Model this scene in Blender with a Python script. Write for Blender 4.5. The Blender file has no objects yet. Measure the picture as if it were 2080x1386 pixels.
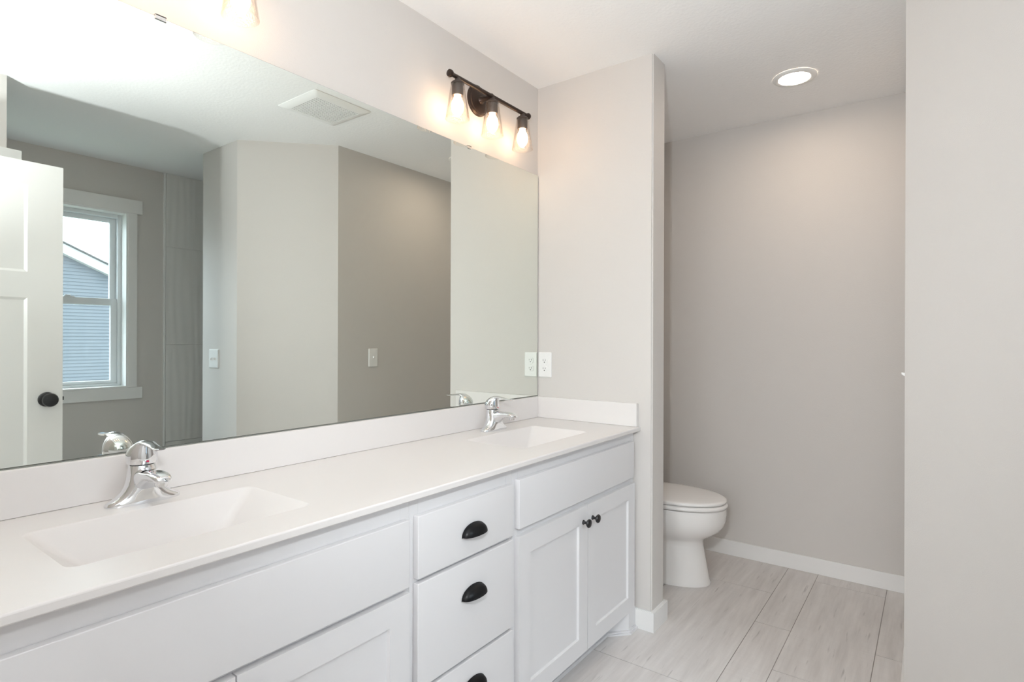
import bpy, bmesh, math, random
from mathutils import Vector, Matrix

# ------------------------------------------------------------------ camera, world, lights, exposure
scn = bpy.context.scene
COL = scn.collection
H = 2.44                                            # ceiling height

cam_d = bpy.data.cameras.new('camera')
cam_d.sensor_width = 36.0
cam_d.lens = 1150.345 * 36.0 / 2080.0
cam_d.shift_y = -2.64 / 2080.0
cam_d.clip_start = 0.02
cam = bpy.data.objects.new('camera', cam_d)
COL.objects.link(cam)
yaw, roll = 0.6386, 0.003
_R = Vector((math.cos(yaw), math.sin(yaw), 0)); _F = Vector((-math.sin(yaw), math.cos(yaw), 0)); _U = Vector((0, 0, 1))
_c, _s = math.cos(roll), math.sin(roll)
_X = _R * _c + _U * _s; _Y = _U * _c - _R * _s; _Z = -_F
cam.matrix_world = Matrix(((_X.x, _Y.x, _Z.x, 1.5336), (_X.y, _Y.y, _Z.y, -2.2705), (_X.z, _Y.z, _Z.z, 1.2277), (0, 0, 0, 1)))
scn.camera = cam

w = bpy.data.worlds.new('world'); scn.world = w; w.use_nodes = True
w.node_tree.nodes['Background'].inputs[0].default_value = (0.78, 0.90, 1.0, 1)      # overcast daylight outside
_n = w.node_tree.nodes; _l = w.node_tree.links                                       # brighter towards the hidden sun, behind the neighbour's roof
_tc = _n.new('ShaderNodeTexCoord'); _sx = _n.new('ShaderNodeSeparateXYZ'); _mr = _n.new('ShaderNodeMapRange')
_l.new(_tc.outputs['Generated'], _sx.inputs[0]); _l.new(_sx.outputs['X'], _mr.inputs['Value'])
_mr.inputs['From Min'].default_value = -0.2; _mr.inputs['From Max'].default_value = 0.7
_mr.inputs['To Min'].default_value = 6.0; _mr.inputs['To Max'].default_value = 14.0
_l.new(_mr.outputs['Result'], _n['Background'].inputs[1])

# the photographer's flash, bounced off the ceiling from beside the camera
fl = bpy.data.lights.new('flash', 'SPOT')
fl.energy = 106.0; fl.color = (0.92, 0.97, 1.0); fl.shadow_soft_size = 0.025
fl.spot_size = math.radians(160); fl.spot_blend = 1.0
flo = bpy.data.objects.new('flash', fl); COL.objects.link(flo)
flo.location = (1.40, -2.21, 1.49)
flo.rotation_euler = (math.radians(180), 0, 0)       # pointing up
fd = bpy.data.lights.new('flash_spill', 'SPOT')       # the same flash, spilling forward past the bounce
fd.energy = 66.0; fd.color = fl.color; fd.shadow_soft_size = 0.03; fd.spot_size = math.radians(115); fd.spot_blend = 1.0
fdo = bpy.data.objects.new('flash_spill', fd); COL.objects.link(fdo); fdo.location = flo.location
fdo.rotation_euler = Vector((-0.44, 0.88, 0.10)).to_track_quat('-Z', 'Y').to_euler()
fe = bpy.data.lights.new('flash_diffuse', 'POINT')    # and a little in every direction
fe.energy = 8.0; fe.color = fl.color; fe.shadow_soft_size = 0.04
feo = bpy.data.objects.new('flash_diffuse', fe); COL.objects.link(feo); feo.location = flo.location
# daylight entering through the bathroom window
po = bpy.data.lights.new('window_daylight', 'AREA'); po.shape = 'RECTANGLE'; po.size = 1.30; po.size_y = 1.0
po.cycles.is_portal = True
poo = bpy.data.objects.new('window_daylight', po); COL.objects.link(poo)
poo.location = (3.16, -1.155, 1.50); poo.rotation_euler = (0, math.radians(90), 0)

# added fill lamp in the windowless room behind the camera, shining through the doorway
bd = bpy.data.lights.new('bedroom_fill', 'AREA'); bd.shape = 'RECTANGLE'; bd.size = 1.9; bd.size_y = 1.4
bd.energy = 55.0; bd.color = (0.93, 0.97, 1.0)
bdo = bpy.data.objects.new('bedroom_fill', bd); COL.objects.link(bdo)
bdo.location = (1.3, -5.45, 1.55); bdo.rotation_euler = (math.radians(90), 0, 0)

BULB_STRENGTH = 21.0
LENS_STRENGTH = 70.0

vs = scn.view_settings
scn.display_settings.display_device = 'sRGB'
vs.view_transform = 'Standard'; vs.look = 'None'; vs.exposure = 0.0; vs.gamma = 1.0; vs.use_curve_mapping = False
cy = scn.cycles
cy.max_bounces = 14; cy.diffuse_bounces = 8; cy.glossy_bounces = 8; cy.transmission_bounces = 8; cy.transparent_max_bounces = 16
cy.use_denoising = True
cy.caustics_reflective = True; cy.caustics_refractive = False
cy.blur_glossy = 0.28
cy.sample_clamp_indirect = 6.0

# ------------------------------------------------------------------ materials
def new_mat(name):
    m = bpy.data.materials.new(name); m.use_nodes = True
    return m, m.node_tree, m.node_tree.nodes['Principled BSDF']

def plain(name, col, rough=0.5, metal=0.0, spec=0.5, bump=None, coat=0.0):
    m, nt, b = new_mat(name)
    b.inputs['Base Color'].default_value = (*col, 1); b.inputs['Roughness'].default_value = rough
    b.inputs['Metallic'].default_value = metal; b.inputs['Specular IOR Level'].default_value = spec
    b.inputs['Coat Weight'].default_value = coat
    tc = nt.nodes.new('ShaderNodeTexCoord')
    n = nt.nodes.new('ShaderNodeTexNoise'); nt.links.new(tc.outputs['Object'], n.inputs['Vector'])
    if bump:
        sc, st, det = bump
        n.inputs['Scale'].default_value = sc; n.inputs['Detail'].default_value = det
        bp = nt.nodes.new('ShaderNodeBump'); bp.inputs['Strength'].default_value = st; bp.inputs['Distance'].default_value = 0.002
        nt.links.new(n.outputs['Fac'], bp.inputs['Height']); nt.links.new(bp.outputs['Normal'], b.inputs['Normal'])
    else:                                            # faint variation of the finish
        n.inputs['Scale'].default_value = 35.0
        mr = nt.nodes.new('ShaderNodeMapRange'); mr.inputs['To Min'].default_value = max(0.0, rough - 0.02); mr.inputs['To Max'].default_value = rough + 0.02
        nt.links.new(n.outputs['Fac'], mr.inputs['Value']); nt.links.new(mr.outputs['Result'], b.inputs['Roughness'])
    return m

M = {}
M['wall'] = plain('greige_wall_paint', (0.625, 0.598, 0.573), 0.62, bump=(320, 0.22, 3), spec=0.35)
M['ceiling'] = plain('white_textured_ceiling', (0.88, 0.88, 0.88), 0.8, bump=(75, 0.6, 6), spec=0.2)
M['trim'] = plain('white_trim_paint', (0.80, 0.795, 0.785), 0.35)
M['cabinet'] = plain('white_cabinet_paint', (0.715, 0.705, 0.715), 0.33)
M['counter'] = plain('white_cultured_marble', (0.735, 0.708, 0.695), 0.34, spec=0.5)
M['porcelain'] = plain('white_porcelain', (0.86, 0.845, 0.83), 0.08, spec=0.6)
M['plastic'] = plain('white_plastic', (0.82, 0.82, 0.81), 0.35)
M['slot'] = plain('dark_slot', (0.05, 0.05, 0.05), 0.6)
M['black'] = plain('matte_black_metal', (0.012, 0.012, 0.014), 0.34, spec=0.5)
M['bronze'] = plain('dark_oil_rubbed_bronze', (0.045, 0.030, 0.024), 0.38, metal=0.6)
M['socket'] = plain('dark_brown_socket', (0.050, 0.036, 0.030), 0.5)
M['chrome'] = plain('polished_chrome', (0.83, 0.84, 0.86), 0.04, metal=1.0)
M['red'] = plain('red_indicator', (0.55, 0.02, 0.08), 0.3)
M['mirror'] = plain('silvered_mirror', (0.835, 0.87, 0.825), 0.0, metal=1.0)
M['mirror'].node_tree.links.clear()
_mb = M['mirror'].node_tree; _mb.links.new(_mb.nodes['Principled BSDF'].outputs[0], _mb.nodes['Material Output'].inputs[0])
M['mirror'].node_tree.nodes['Principled BSDF'].inputs['Roughness'].default_value = 0.012
M['mirror_edge'] = plain('grey_glass_edge', (0.22, 0.23, 0.21), 0.3)
M['vinyl'] = plain('white_vinyl_window', (0.74, 0.77, 0.79), 0.4)
M['brushed'] = plain('brushed_steel', (0.6, 0.6, 0.6), 0.35, metal=1.0)
M['fascia'] = plain('white_fascia', (0.40, 0.40, 0.40), 0.6)
M['shingle'] = plain('grey_shingles', (0.05, 0.05, 0.05), 0.9, bump=(40, 0.5, 3))
M['grass'] = plain('pale_ground', (0.25, 0.28, 0.2), 0.9, bump=(20, 0.6, 4))
M['carpet'] = plain('beige_carpet', (0.45, 0.42, 0.38), 0.95, bump=(400, 0.6, 2))

def emis(name, col, strength):
    m, nt, b = new_mat(name)
    b.inputs['Base Color'].default_value = (0.8, 0.75, 0.65, 1)
    b.inputs['Emission Color'].default_value = (*col, 1); b.inputs['Emission Strength'].default_value = strength
    return m
M['bulb'] = emis('warm_bulb_glow', (1.0, 0.67, 0.41), BULB_STRENGTH)
M['lens'] = emis('recessed_lens_glow', (1.0, 0.81, 0.64), LENS_STRENGTH)

def thin_glass(name, tint, refl, seeded=False):
    m, nt, b = new_mat(name); nt.nodes.remove(b)
    out = nt.nodes['Material Output']
    tr = nt.nodes.new('ShaderNodeBsdfTransparent'); tr.inputs[0].default_value = (*tint, 1)
    gl = nt.nodes.new('ShaderNodeBsdfGlossy'); gl.inputs['Roughness'].default_value = 0.03; gl.inputs[0].default_value = (1, 1, 1, 1)
    fr = nt.nodes.new('ShaderNodeLayerWeight'); fr.inputs['Blend'].default_value = 0.5
    pw = nt.nodes.new('ShaderNodeMath'); pw.operation = 'POWER'; pw.inputs[1].default_value = 5.0; nt.links.new(fr.outputs['Facing'], pw.inputs[0])
    sc_ = nt.nodes.new('ShaderNodeMath'); sc_.operation = 'MULTIPLY_ADD'; sc_.inputs[1].default_value = 0.95; sc_.inputs[2].default_value = 0.035; nt.links.new(pw.outputs[0], sc_.inputs[0])
    mx = nt.nodes.new('ShaderNodeMixShader')
    if seeded:                                       # longer path through the glass at the rims
        cb = nt.nodes.new('ShaderNodeMath'); cb.operation = 'POWER'; cb.inputs[1].default_value = 2.5; nt.links.new(fr.outputs['Facing'], cb.inputs[0])
        ct_ = nt.nodes.new('ShaderNodeMix'); ct_.data_type = 'RGBA'; nt.links.new(cb.outputs[0], ct_.inputs['Factor'])
        ct_.inputs['A'].default_value = (*tint, 1); ct_.inputs['B'].default_value = (0.80, 0.765, 0.73, 1); nt.links.new(ct_.outputs['Result'], tr.inputs[0])
    mul = nt.nodes.new('ShaderNodeMath'); mul.operation = 'MULTIPLY'; mul.inputs[1].default_value = refl; mul.use_clamp = True
    nt.links.new(sc_.outputs[0], mul.inputs[0]); nt.links.new(mul.outputs[0], mx.inputs[0])
    nt.links.new(tr.outputs[0], mx.inputs[1]); nt.links.new(gl.outputs[0], mx.inputs[2]); nt.links.new(mx.outputs[0], out.inputs[0])
    if seeded:                                       # small seeds (air bubbles) in the glass
        tc = nt.nodes.new('ShaderNodeTexCoord'); v = nt.nodes.new('ShaderNodeTexVoronoi'); v.inputs['Scale'].default_value = 190
        nt.links.new(tc.outputs['Object'], v.inputs['Vector'])
        bp = nt.nodes.new('ShaderNodeBump'); bp.inputs['Strength'].default_value = 0.7; bp.inputs['Distance'].default_value = 0.002
        nt.links.new(v.outputs['Distance'], bp.inputs['Height']); nt.links.new(bp.outputs['Normal'], gl.inputs['Normal']); nt.links.new(bp.outputs['Normal'], fr.inputs['Normal'])
    return m
M['shade'] = thin_glass('clear_seeded_glass', (0.985, 0.975, 0.965), 0.8, True)
M['pane'] = thin_glass('window_glass', (0.97, 0.985, 0.985), 1.0)

def floor_mat():
    m, nt, b = new_mat('grey_stone_look_floor')
    N, L = nt.nodes, nt.links
    tc = N.new('ShaderNodeTexCoord'); at = N.new('ShaderNodeAttribute'); at.attribute_name = 'tile_seed'
    add = N.new('ShaderNodeVectorMath'); add.operation = 'ADD'
    sc = N.new('ShaderNodeVectorMath'); sc.operation = 'SCALE'; sc.inputs['Scale'].default_value = 7.0
    L.new(at.outputs['Color'], sc.inputs[0]); L.new(tc.outputs['Object'], add.inputs[0]); L.new(sc.outputs[0], add.inputs[1])
    def noise(sx, sy, scale, detail, rough):
        mp = N.new('ShaderNodeMapping'); mp.inputs['Scale'].default_value = (sx, sy, 1); L.new(add.outputs[0], mp.inputs['Vector'])
        n = N.new('ShaderNodeTexNoise'); n.inputs['Scale'].default_value = scale; n.inputs['Detail'].default_value = detail; n.inputs['Roughness'].default_value = rough
        L.new(mp.outputs[0], n.inputs['Vector']); return n
    n1 = noise(9, 0.9, 3.0, 4, 0.6)                  # long streaks
    n2 = noise(34, 2.2, 2.0, 3, 0.6)                 # fine grain
    n3 = noise(60, 5.0, 1.0, 2, 0.5)                 # short dark flecks
    n4 = noise(2, 60, 2.0, 1, 0.5)                   # faint cross brushing
    r1 = N.new('ShaderNodeValToRGB'); r1.color_ramp.elements[0].position = 0.30; r1.color_ramp.elements[1].position = 0.72
    r1.color_ramp.elements[0].color = (0.57, 0.54, 0.525, 1); r1.color_ramp.elements[1].color = (0.73, 0.705, 0.69, 1)
    L.new(n1.outputs['Fac'], r1.inputs[0])
    def mixin(prev, n, lo, hi, col, fac):
        mr = N.new('ShaderNodeMapRange'); mr.inputs['From Min'].default_value = lo; mr.inputs['From Max'].default_value = hi; mr.inputs['To Max'].default_value = fac
        L.new(n.outputs['Fac'], mr.inputs['Value'])
        mx = N.new('ShaderNodeMix'); mx.data_type = 'RGBA'; L.new(mr.outputs[0], mx.inputs['Factor']); L.new(prev, mx.inputs['A']); mx.inputs['B'].default_value = (*col, 1)
        return mx.outputs['Result']
    c = mixin(r1.outputs[0], n2, 0.45, 0.75, (0.72, 0.69, 0.67), 0.55)
    c = mixin(c, n3, 0.66, 0.76, (0.27, 0.25, 0.245), 0.55)
    c = mixin(c, n4, 0.5, 0.75, (0.60, 0.57, 0.55), 0.25)
    L.new(c, b.inputs['Base Color']); b.inputs['Roughness'].default_value = 0.42
    bp = N.new('ShaderNodeBump'); bp.inputs['Strength'].default_value = 0.12; bp.inputs['Distance'].default_value = 0.001
    L.new(n2.outputs['Fac'], bp.inputs['Height']); L.new(bp.outputs[0], b.inputs['Normal'])
    return m
M['floor'] = floor_mat()
M['grout'] = plain('grey_grout', (0.30, 0.275, 0.26), 0.8)

def wavy_tile():
    m, nt, b = new_mat('wavy_wall_tile'); N, L = nt.nodes, nt.links
    tc = N.new('ShaderNodeTexCoord'); mp = N.new('ShaderNodeMapping'); mp.inputs['Scale'].default_value = (1, 6, 0.9); L.new(tc.outputs['Object'], mp.inputs['Vector'])
    wv = N.new('ShaderNodeTexWave'); wv.bands_direction = 'Y'; wv.inputs['Scale'].default_value = 1.0; wv.inputs['Distortion'].default_value = 9.0; wv.inputs['Detail'].default_value = 1.0; wv.inputs['Detail Scale'].default_value = 0.8
    L.new(mp.outputs[0], wv.inputs['Vector'])
    bp = N.new('ShaderNodeBump'); bp.inputs['Strength'].default_value = 0.55; bp.inputs['Distance'].default_value = 0.004; L.new(wv.outputs['Fac'], bp.inputs['Height'])
    L.new(bp.outputs[0], b.inputs['Normal']); b.inputs['Base Color'].default_value = (0.74, 0.73, 0.71, 1); b.inputs['Roughness'].default_value = 0.3
    return m
M['tile'] = wavy_tile()

def siding():
    m, nt, b = new_mat('blue_grey_lap_siding'); N, L = nt.nodes, nt.links
    tc = N.new('ShaderNodeTexCoord'); n = N.new('ShaderNodeTexNoise'); n.inputs['Scale'].default_value = 6; L.new(tc.outputs['Object'], n.inputs['Vector'])
    r = N.new('ShaderNodeValToRGB'); r.color_ramp.elements[0].color = (0.125, 0.140, 0.160, 1); r.color_ramp.elements[1].color = (0.132, 0.147, 0.167, 1)
    L.new(n.outputs['Fac'], r.inputs[0]); L.new(r.outputs[0], b.inputs['Base Color']); b.inputs['Roughness'].default_value = 0.7
    return m
M['siding'] = siding()

# ------------------------------------------------------------------ mesh helpers (all in world coordinates)
def BM(): return bmesh.new()

def box(bm, x0, x1, y0, y1, z0, z1, bev=0.0, seg=2):
    r = bmesh.ops.create_cube(bm, size=1.0)
    vs_ = r['verts']
    for v in vs_:
        v.co = Vector(((x0 + x1) / 2 + v.co.x * (x1 - x0), (y0 + y1) / 2 + v.co.y * (y1 - y0), (z0 + z1) / 2 + v.co.z * (z1 - z0)))
    if bev > 0:
        es = list({e for v in vs_ for e in v.link_edges})
        bmesh.ops.bevel(bm, geom=es, offset=bev, segments=seg, profile=0.6, affect='EDGES')
    return bm

def prism(bm, pts, z0, z1):
    lo = [bm.verts.new((p[0], p[1], z0)) for p in pts]; hi = [bm.verts.new((p[0], p[1], z1)) for p in pts]
    n = len(pts)
    bm.faces.new(lo[::-1]); bm.faces.new(hi)
    for i in range(n): bm.faces.new((lo[i], lo[(i + 1) % n], hi[(i + 1) % n], hi[i]))
    return bm

def loft(bm, rings, cap0=True, cap1=True, closed=True):
    V = [[bm.verts.new(p) for p in r] for r in rings]
    n = len(V[0])
    for a, b in zip(V, V[1:]):
        for i in range(n if closed else n - 1):
            bm.faces.new((a[i], a[(i + 1) % n], b[(i + 1) % n], b[i]))
    if cap0: bm.faces.new(V[0][::-1])
    if cap1: bm.faces.new(V[-1])
    return V

def frame_of(d):
    d = Vector(d).normalized(); a = Vector((0, 0, 1)) if abs(d.z) < 0.9 else Vector((1, 0, 0))
    u = a.cross(d).normalized(); return u, d.cross(u), d

def lathe(bm, profile, origin=(0, 0, 0), axis=(0, 0, 1), n=28, cap0=True, cap1=True):
    u, v, d = frame_of(axis); o = Vector(origin)
    rings = [[o + d * h + (u * math.cos(t) + v * math.sin(t)) * max(r, 1e-5) for t in [2 * math.pi * k / n for k in range(n)]] for r, h in profile]
    loft(bm, rings, cap0, cap1); return bm

def tube(bm, pts, r, n=14):
    pts = [Vector(p) for p in pts]; rings = []
    for i, p in enumerate(pts):
        d = (pts[min(i + 1, len(pts) - 1)] - pts[max(i - 1, 0)]).normalized()
        u, v, _ = frame_of(d); rr = r[i] if isinstance(r, (list, tuple)) else r
        rings.append([p + (u * math.cos(t) + v * math.sin(t)) * rr for t in [2 * math.pi * k / n for k in range(n)]])
    loft(bm, rings); return bm

def sel(cx, cy_, hx, hy, z, n=40, e=2.0):
    out = []
    for k in range(n):
        t = 2 * math.pi * k / n; c, s = math.cos(t), math.sin(t)
        out.append((cx + hx * math.copysign(abs(c) ** (2 / e), c), cy_ + hy * math.copysign(abs(s) ** (2 / e), s), z))
    return out

def rrect(x0, x1, y0, y1, r, z, n=6):
    out = []
    for (cx, cy_, a0) in ((x1 - r, y1 - r, 0), (x0 + r, y1 - r, 90), (x0 + r, y0 + r, 180), (x1 - r, y0 + r, 270)):
        for k in range(n + 1):
            a = math.radians(a0 + 90 * k / n); out.append((cx + r * math.cos(a), cy_ + r * math.sin(a), z))
    return out

WL = {}                                              # world location of every object made here
def _link(o, parent, loc):
    COL.objects.link(o)
    if parent is not None:
        o.parent = parent; o.location = Vector(loc) - WL[parent.name]
    else:
        o.location = loc
    WL[o.name] = Vector(loc)

def obj(name, bm, mat, parent=None, smooth=False, angle=35, origin=None):
    bmesh.ops.recalc_face_normals(bm, faces=bm.faces[:])
    co = [v.co for v in bm.verts]
    lo = Vector([min(c[i] for c in co) for i in range(3)]); hi = Vector([max(c[i] for c in co) for i in range(3)])
    ctr = Vector(origin) if origin is not None else (lo + hi) / 2
    bmesh.ops.translate(bm, verts=bm.verts[:], vec=-ctr)
    if smooth:
        for f in bm.faces: f.smooth = True
        for e in bm.edges:
            if len(e.link_faces) == 2 and e.calc_face_angle(0) > math.radians(angle): e.smooth = False
    me = bpy.data.meshes.new(name); bm.to_mesh(me); bm.free()
    for m in (mat if isinstance(mat, (list, tuple)) else [mat]): me.materials.append(m)
    o = bpy.data.objects.new(name, me); _link(o, parent, ctr)
    return o

def tag(o, label, cat, group=None, kind=None):
    o['label'] = label; o['category'] = cat
    if group: o['group'] = group
    if kind: o['kind'] = kind
    return o

def thing(name, label, cat, loc, group=None, kind=None):
    o = bpy.data.objects.new(name, None); o.empty_display_size = 0.05; _link(o, None, Vector(loc))
    return tag(o, label, cat, group, kind)

def struct(name, bm, mat, label=None, cat='wall'):
    o = obj(name, bm, mat); o['kind'] = 'structure'
    if label: o['label'] = label; o['category'] = cat
    return o

def dup(root, delta, label):
    def rec(o, parent):
        c = o.copy(); COL.objects.link(c)
        if parent is not None: c.parent = parent
        for ch in list(o.children): rec(ch, c)
        return c
    kids = list(root.children)
    r = root.copy(); COL.objects.link(r); r.location = root.location + Vector(delta); r['label'] = label
    for ch in kids: rec(ch, r)
    return r

# ------------------------------------------------------------------ room shell
PX, PT = 0.5855, 0.1315                              # end partition depth and thickness
Y2 = 1.085                                           # toilet alcove back wall
C = (1.4634, -0.0767); B = (1.879, -0.501); A = (2.313, -0.501)
WX = 2.99                                            # window wall
YF = -2.36                                           # wall behind the camera
XC = 1.905                                           # stub wall beside the open door

# floor: 18 / 6 / 12 inch columns of stone-look pieces over a grout bed
def build_floor():
    bm = BM()
    box(bm, -0.1, 3.14, YF - 0.1, 1.2, -0.08, -0.0012)
    for f in bm.faces: f.material_index = 1
    lay = bm.loops.layers.float_color.new('tile_seed')
    rnd = random.Random(4)
    edges = [0.008, 0.456, 0.913, 1.056, 1.357, 1.813, 1.956, 2.257, 2.714, 2.857, 2.99]
    off = [0.35, -0.272, 0.352, 0.005, 0.355, 0.69, 0.1, 0.35, -0.2, 0.4]
    g = 0.0014; P = 0.963
    for i in range(len(edges) - 1):
        y = off[i] - P * 4
        while y < Y2:
            y0, y1 = max(y, YF - 0.06), min(y + P, Y2)
            if y1 - y0 > 0.01:
                q = [(edges[i] + g, y0 + g), (edges[i + 1] - g, y0 + g), (edges[i + 1] - g, y1 - g), (edges[i] + g, y1 - g)]
                lo = [bm.verts.new((a, b_, -0.0012)) for a, b_ in q]; hi = [bm.verts.new((a, b_, 0)) for a, b_ in q]
                fs = [bm.faces.new(hi)] + [bm.faces.new((lo[k], lo[(k + 1) % 4], hi[(k + 1) % 4], hi[k])) for k in range(4)]
                s = (rnd.random(), rnd.random(), rnd.random(), 1)
                for f in fs:
                    f.material_index = 0
                    for lp in f.loops: lp[lay] = s
            y += P
    return struct('floor', bm, [M['floor'], M['grout']], 'light grey stone-look floor with thin joints', 'floor')
build_floor()

bm = BM(); box(bm, -1.0, 3.6, -5.60, 1.2, H, H + 0.1); struct('ceiling', bm, M['ceiling'], 'white textured ceiling', 'ceiling')
bm = BM(); box(bm, -0.1, 0, YF, Y2, 0, H); struct('wall_left', bm, M['wall'], 'greige wall behind the long vanity mirror')
bm = BM(); box(bm, 0, PX, 0, PT, 0, H)
bmesh.ops.bevel(bm, geom=[e for e in bm.edges if abs(e.verts[0].co.z - e.verts[1].co.z) > 1 and e.verts[0].co.x > 0.3], offset=0.006, segments=3, affect='EDGES')
struct('wall_partition', bm, M['wall'], 'short greige partition at the far end of the vanity')
bm = BM(); box(bm, -0.1, 3.14, Y2, Y2 + 0.115, 0, H); struct('wall_back', bm, M['wall'], 'greige wall behind the toilet space')
t2 = 0.115 * math.tan(math.radians(22.5))
bm = BM(); prism(bm, [C, (C[0] + 0.115, C[1] + t2), (C[0] + 0.115, Y2), (C[0], Y2)], 0, H)
struct('wall_alcove', bm, M['wall'], 'greige wall with a switch facing the toilet space')
bm = BM(); prism(bm, [C, B, (B[0] + t2, B[1] + 0.115), (C[0] + 0.115, C[1] + t2)], 0, H)
struct('wall_angled', bm, M['wall'], 'angled greige wall filling the right edge')
bm = BM(); prism(bm, [B, A, (A[0], A[1] + 0.115), (B[0] + t2, B[1] + 0.115)], 0, H)
struct('wall_shower', bm, M['wall'], 'narrow greige wall beside the tiled shower')
bm = BM(); box(bm, C[0] + 0.115, WX, 0.45, 0.55, 0, H); struct('wall_shower_end', bm, M['wall'], 'end wall of the shower recess')
# window wall with its opening
WY0, WY1, WZ0, WZ1 = -1.61, -0.70, 0.888, 2.105
bm = BM()
box(bm, WX, WX + 0.15, YF, WY0, 0, H); box(bm, WX, WX + 0.15, WY1, Y2, 0, H)
box(bm, WX, WX + 0.15, WY0, WY1, 0, WZ0); box(bm, WX, WX + 0.15, WY0, WY1, WZ1, H)
struct('wall_window', bm, M['wall'], 'greige wall around the double-hung window')
# wall behind the camera and the stub wall beside the door
bm = BM()
box(bm, -0.1, 0.74, YF - 0.1, YF, 0, H); box(bm, 1.755, 3.14, YF - 0.1, YF, 0, H); box(bm, 0.74, 1.755, YF - 0.1, YF, 2.035, H)
struct('wall_front', bm, M['wall'], 'greige wall behind the open door')
bm = BM(); box(bm, XC, XC + 0.11, YF, -1.565, 0, H); struct('wall_closet', bm, M['wall'], 'greige wall end behind the open door')

# the room behind the camera: seen only in small reflections
bm = BM(); box(bm, -1.0, 3.6, -5.60, YF - 0.1, -0.08, -0.002); struct('floor_bedroom', bm, M['carpet'], 'carpet of the room behind the camera', 'floor')
bm = BM(); box(bm, -1.1, -1.0, -5.6, YF - 0.1, 0, H); box(bm, -1.0, -0.1, YF - 0.1, YF, 0, H); struct('wall_bedroom_left', bm, M['wall'], 'left wall of the room behind the camera')
bm = BM(); box(bm, 3.6, 3.7, -5.6, YF - 0.1, 0, H); box(bm, 3.14, 3.6, YF - 0.1, YF, 0, H); struct('wall_bedroom_right', bm, M['wall'], 'right wall of the room behind the camera')
bm = BM(); box(bm, -1.0, 3.6, -5.6, -5.5, 0, H)
struct('wall_bedroom_back', bm, M['wall'], 'back wall of the room behind the camera')

# tiled shower surround on the window wall
bm = BM()
for z0, z1 in ((0.03, 0.47), (0.472, 1.184), (1.186, 1.900), (1.902, H - 0.001)):
    box(bm, WX - 0.010, WX, -0.455, -0.16, z0, z1, 0.0008, 1); box(bm, WX - 0.010, WX, -0.158, 0.448, z0, z1, 0.0008, 1)
o = obj('tile_panel', bm, M['tile']); tag(o, 'grey wavy tiled shower wall to the right of the window', 'tile', kind='structure')
o.name = 'wall_tile'
bm = BM(); box(bm, WX - 0.013, WX, -0.471, -0.457, 0.0, H - 0.001, 0.004, 3)
o = obj('trim_1', bm, M['plastic']); tag(o, 'slim pale edge trim of the shower tile', 'trim', kind='structure')

# baseboards
def base(name, pts_list, label):
    bm = BM()
    for x0, x1, y0, y1 in pts_list: box(bm, x0, x1, y0, y1, 0.0, 0.083, 0.0025, 2)
    struct(name, bm, M['trim'], label, 'baseboard')
base('baseboard_back', [(0.30, C[0], Y2 - 0.013, Y2)], 'white baseboard along the toilet space back wall')
bm = BM(); prism(bm, [(0.5025, 0), (0.5025, -0.013), (PX + 0.014, -0.013), (PX + 0.014, PT + 0.013), (0.02, PT + 0.013), (0.02, PT), (PX, PT), (PX, 0)], 0, 0.083)
bmesh.ops.bevel(bm, geom=[e for e in bm.edges if e.verts[0].co.z > 0.08 and e.verts[1].co.z > 0.08], offset=0.003, segments=2, affect='EDGES')
struct('baseboard_partition', bm, M['trim'], 'white baseboard wrapped around the foot of the partition', 'baseboard')
base('baseboard_alcove', [(C[0] - 0.013, C[0], -0.06, Y2 - 0.013)], 'white baseboard on the switch wall of the toilet space')
base('baseboard_window', [(WX - 0.013, WX, YF, -0.475)], 'white baseboard below the window')
d = Vector((B[0] - C[0], B[1] - C[1])).normalized(); nn = Vector((d.y, -d.x)) * 0.013
if nn.y > 0: nn = -nn
bm = BM(); prism(bm, [C, B, (B[0] + nn.x, B[1] + nn.y), (C[0] + nn.x, C[1] + nn.y)], 0, 0.083)
struct('baseboard_angled', bm, M['trim'], 'white baseboard on the angled wall', 'baseboard')
base('baseboard_shower', [(B[0], A[0], B[1] - 0.013, B[1])], 'white baseboard below the double switch', )

# ------------------------------------------------------------------ window
win = thing('window_1', 'white double-hung window seen in the mirror', 'window', (WX + 0.09, (WY0 + WY1) / 2, WZ0), kind='structure')
bm = BM(); box(bm, WX - 0.022, WX, WY0 - 0.085, WY1 + 0.088, WZ1 - 0.002, WZ1 + 0.093, 0.002); obj('head_casing', bm, M['trim'], win)
for y0, y1 in ((WY1 + 0.002, WY1 + 0.057), (WY0 - 0.057, WY0 - 0.002)):
    bm = BM(); box(bm, WX - 0.018, WX, y0, y1, WZ0, WZ1 - 0.002, 0.002); obj('side_casing', bm, M['trim'], win)
bm = BM(); box(bm, WX - 0.020, WX, WY0 - 0.085, WY1 + 0.090, WZ0 - 0.080, WZ0 - 0.001, 0.002); obj('apron', bm, M['trim'], win)
bm = BM()                                           # extension jambs
box(bm, WX - 0.014, WX + 0.10, WY1 - 0.010, WY1 + 0.002, WZ0, WZ1); box(bm, WX - 0.014, WX + 0.10, WY0 - 0.002, WY0 + 0.010, WZ0, WZ1)
box(bm, WX - 0.014, WX + 0.10, WY0 + 0.010, WY1 - 0.010, WZ1 - 0.010, WZ1); box(bm, WX - 0.014, WX + 0.10, WY0 + 0.010, WY1 - 0.010, WZ0, WZ0 + 0.010)
obj('jamb', bm, M['trim'], win)
def ring(bm, x0, x1, y0, y1, z0, z1, wl, wr, wb, wt, bev=0.002):
    box(bm, x0, x1, y0, y0 + wl, z0, z1, bev); box(bm, x0, x1, y1 - wr, y1, z0, z1, bev)
    box(bm, x0, x1, y0 + wl, y1 - wr, z0, z0 + wb, bev); box(bm, x0, x1, y0 + wl, y1 - wr, z1 - wt, z1, bev)
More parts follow.
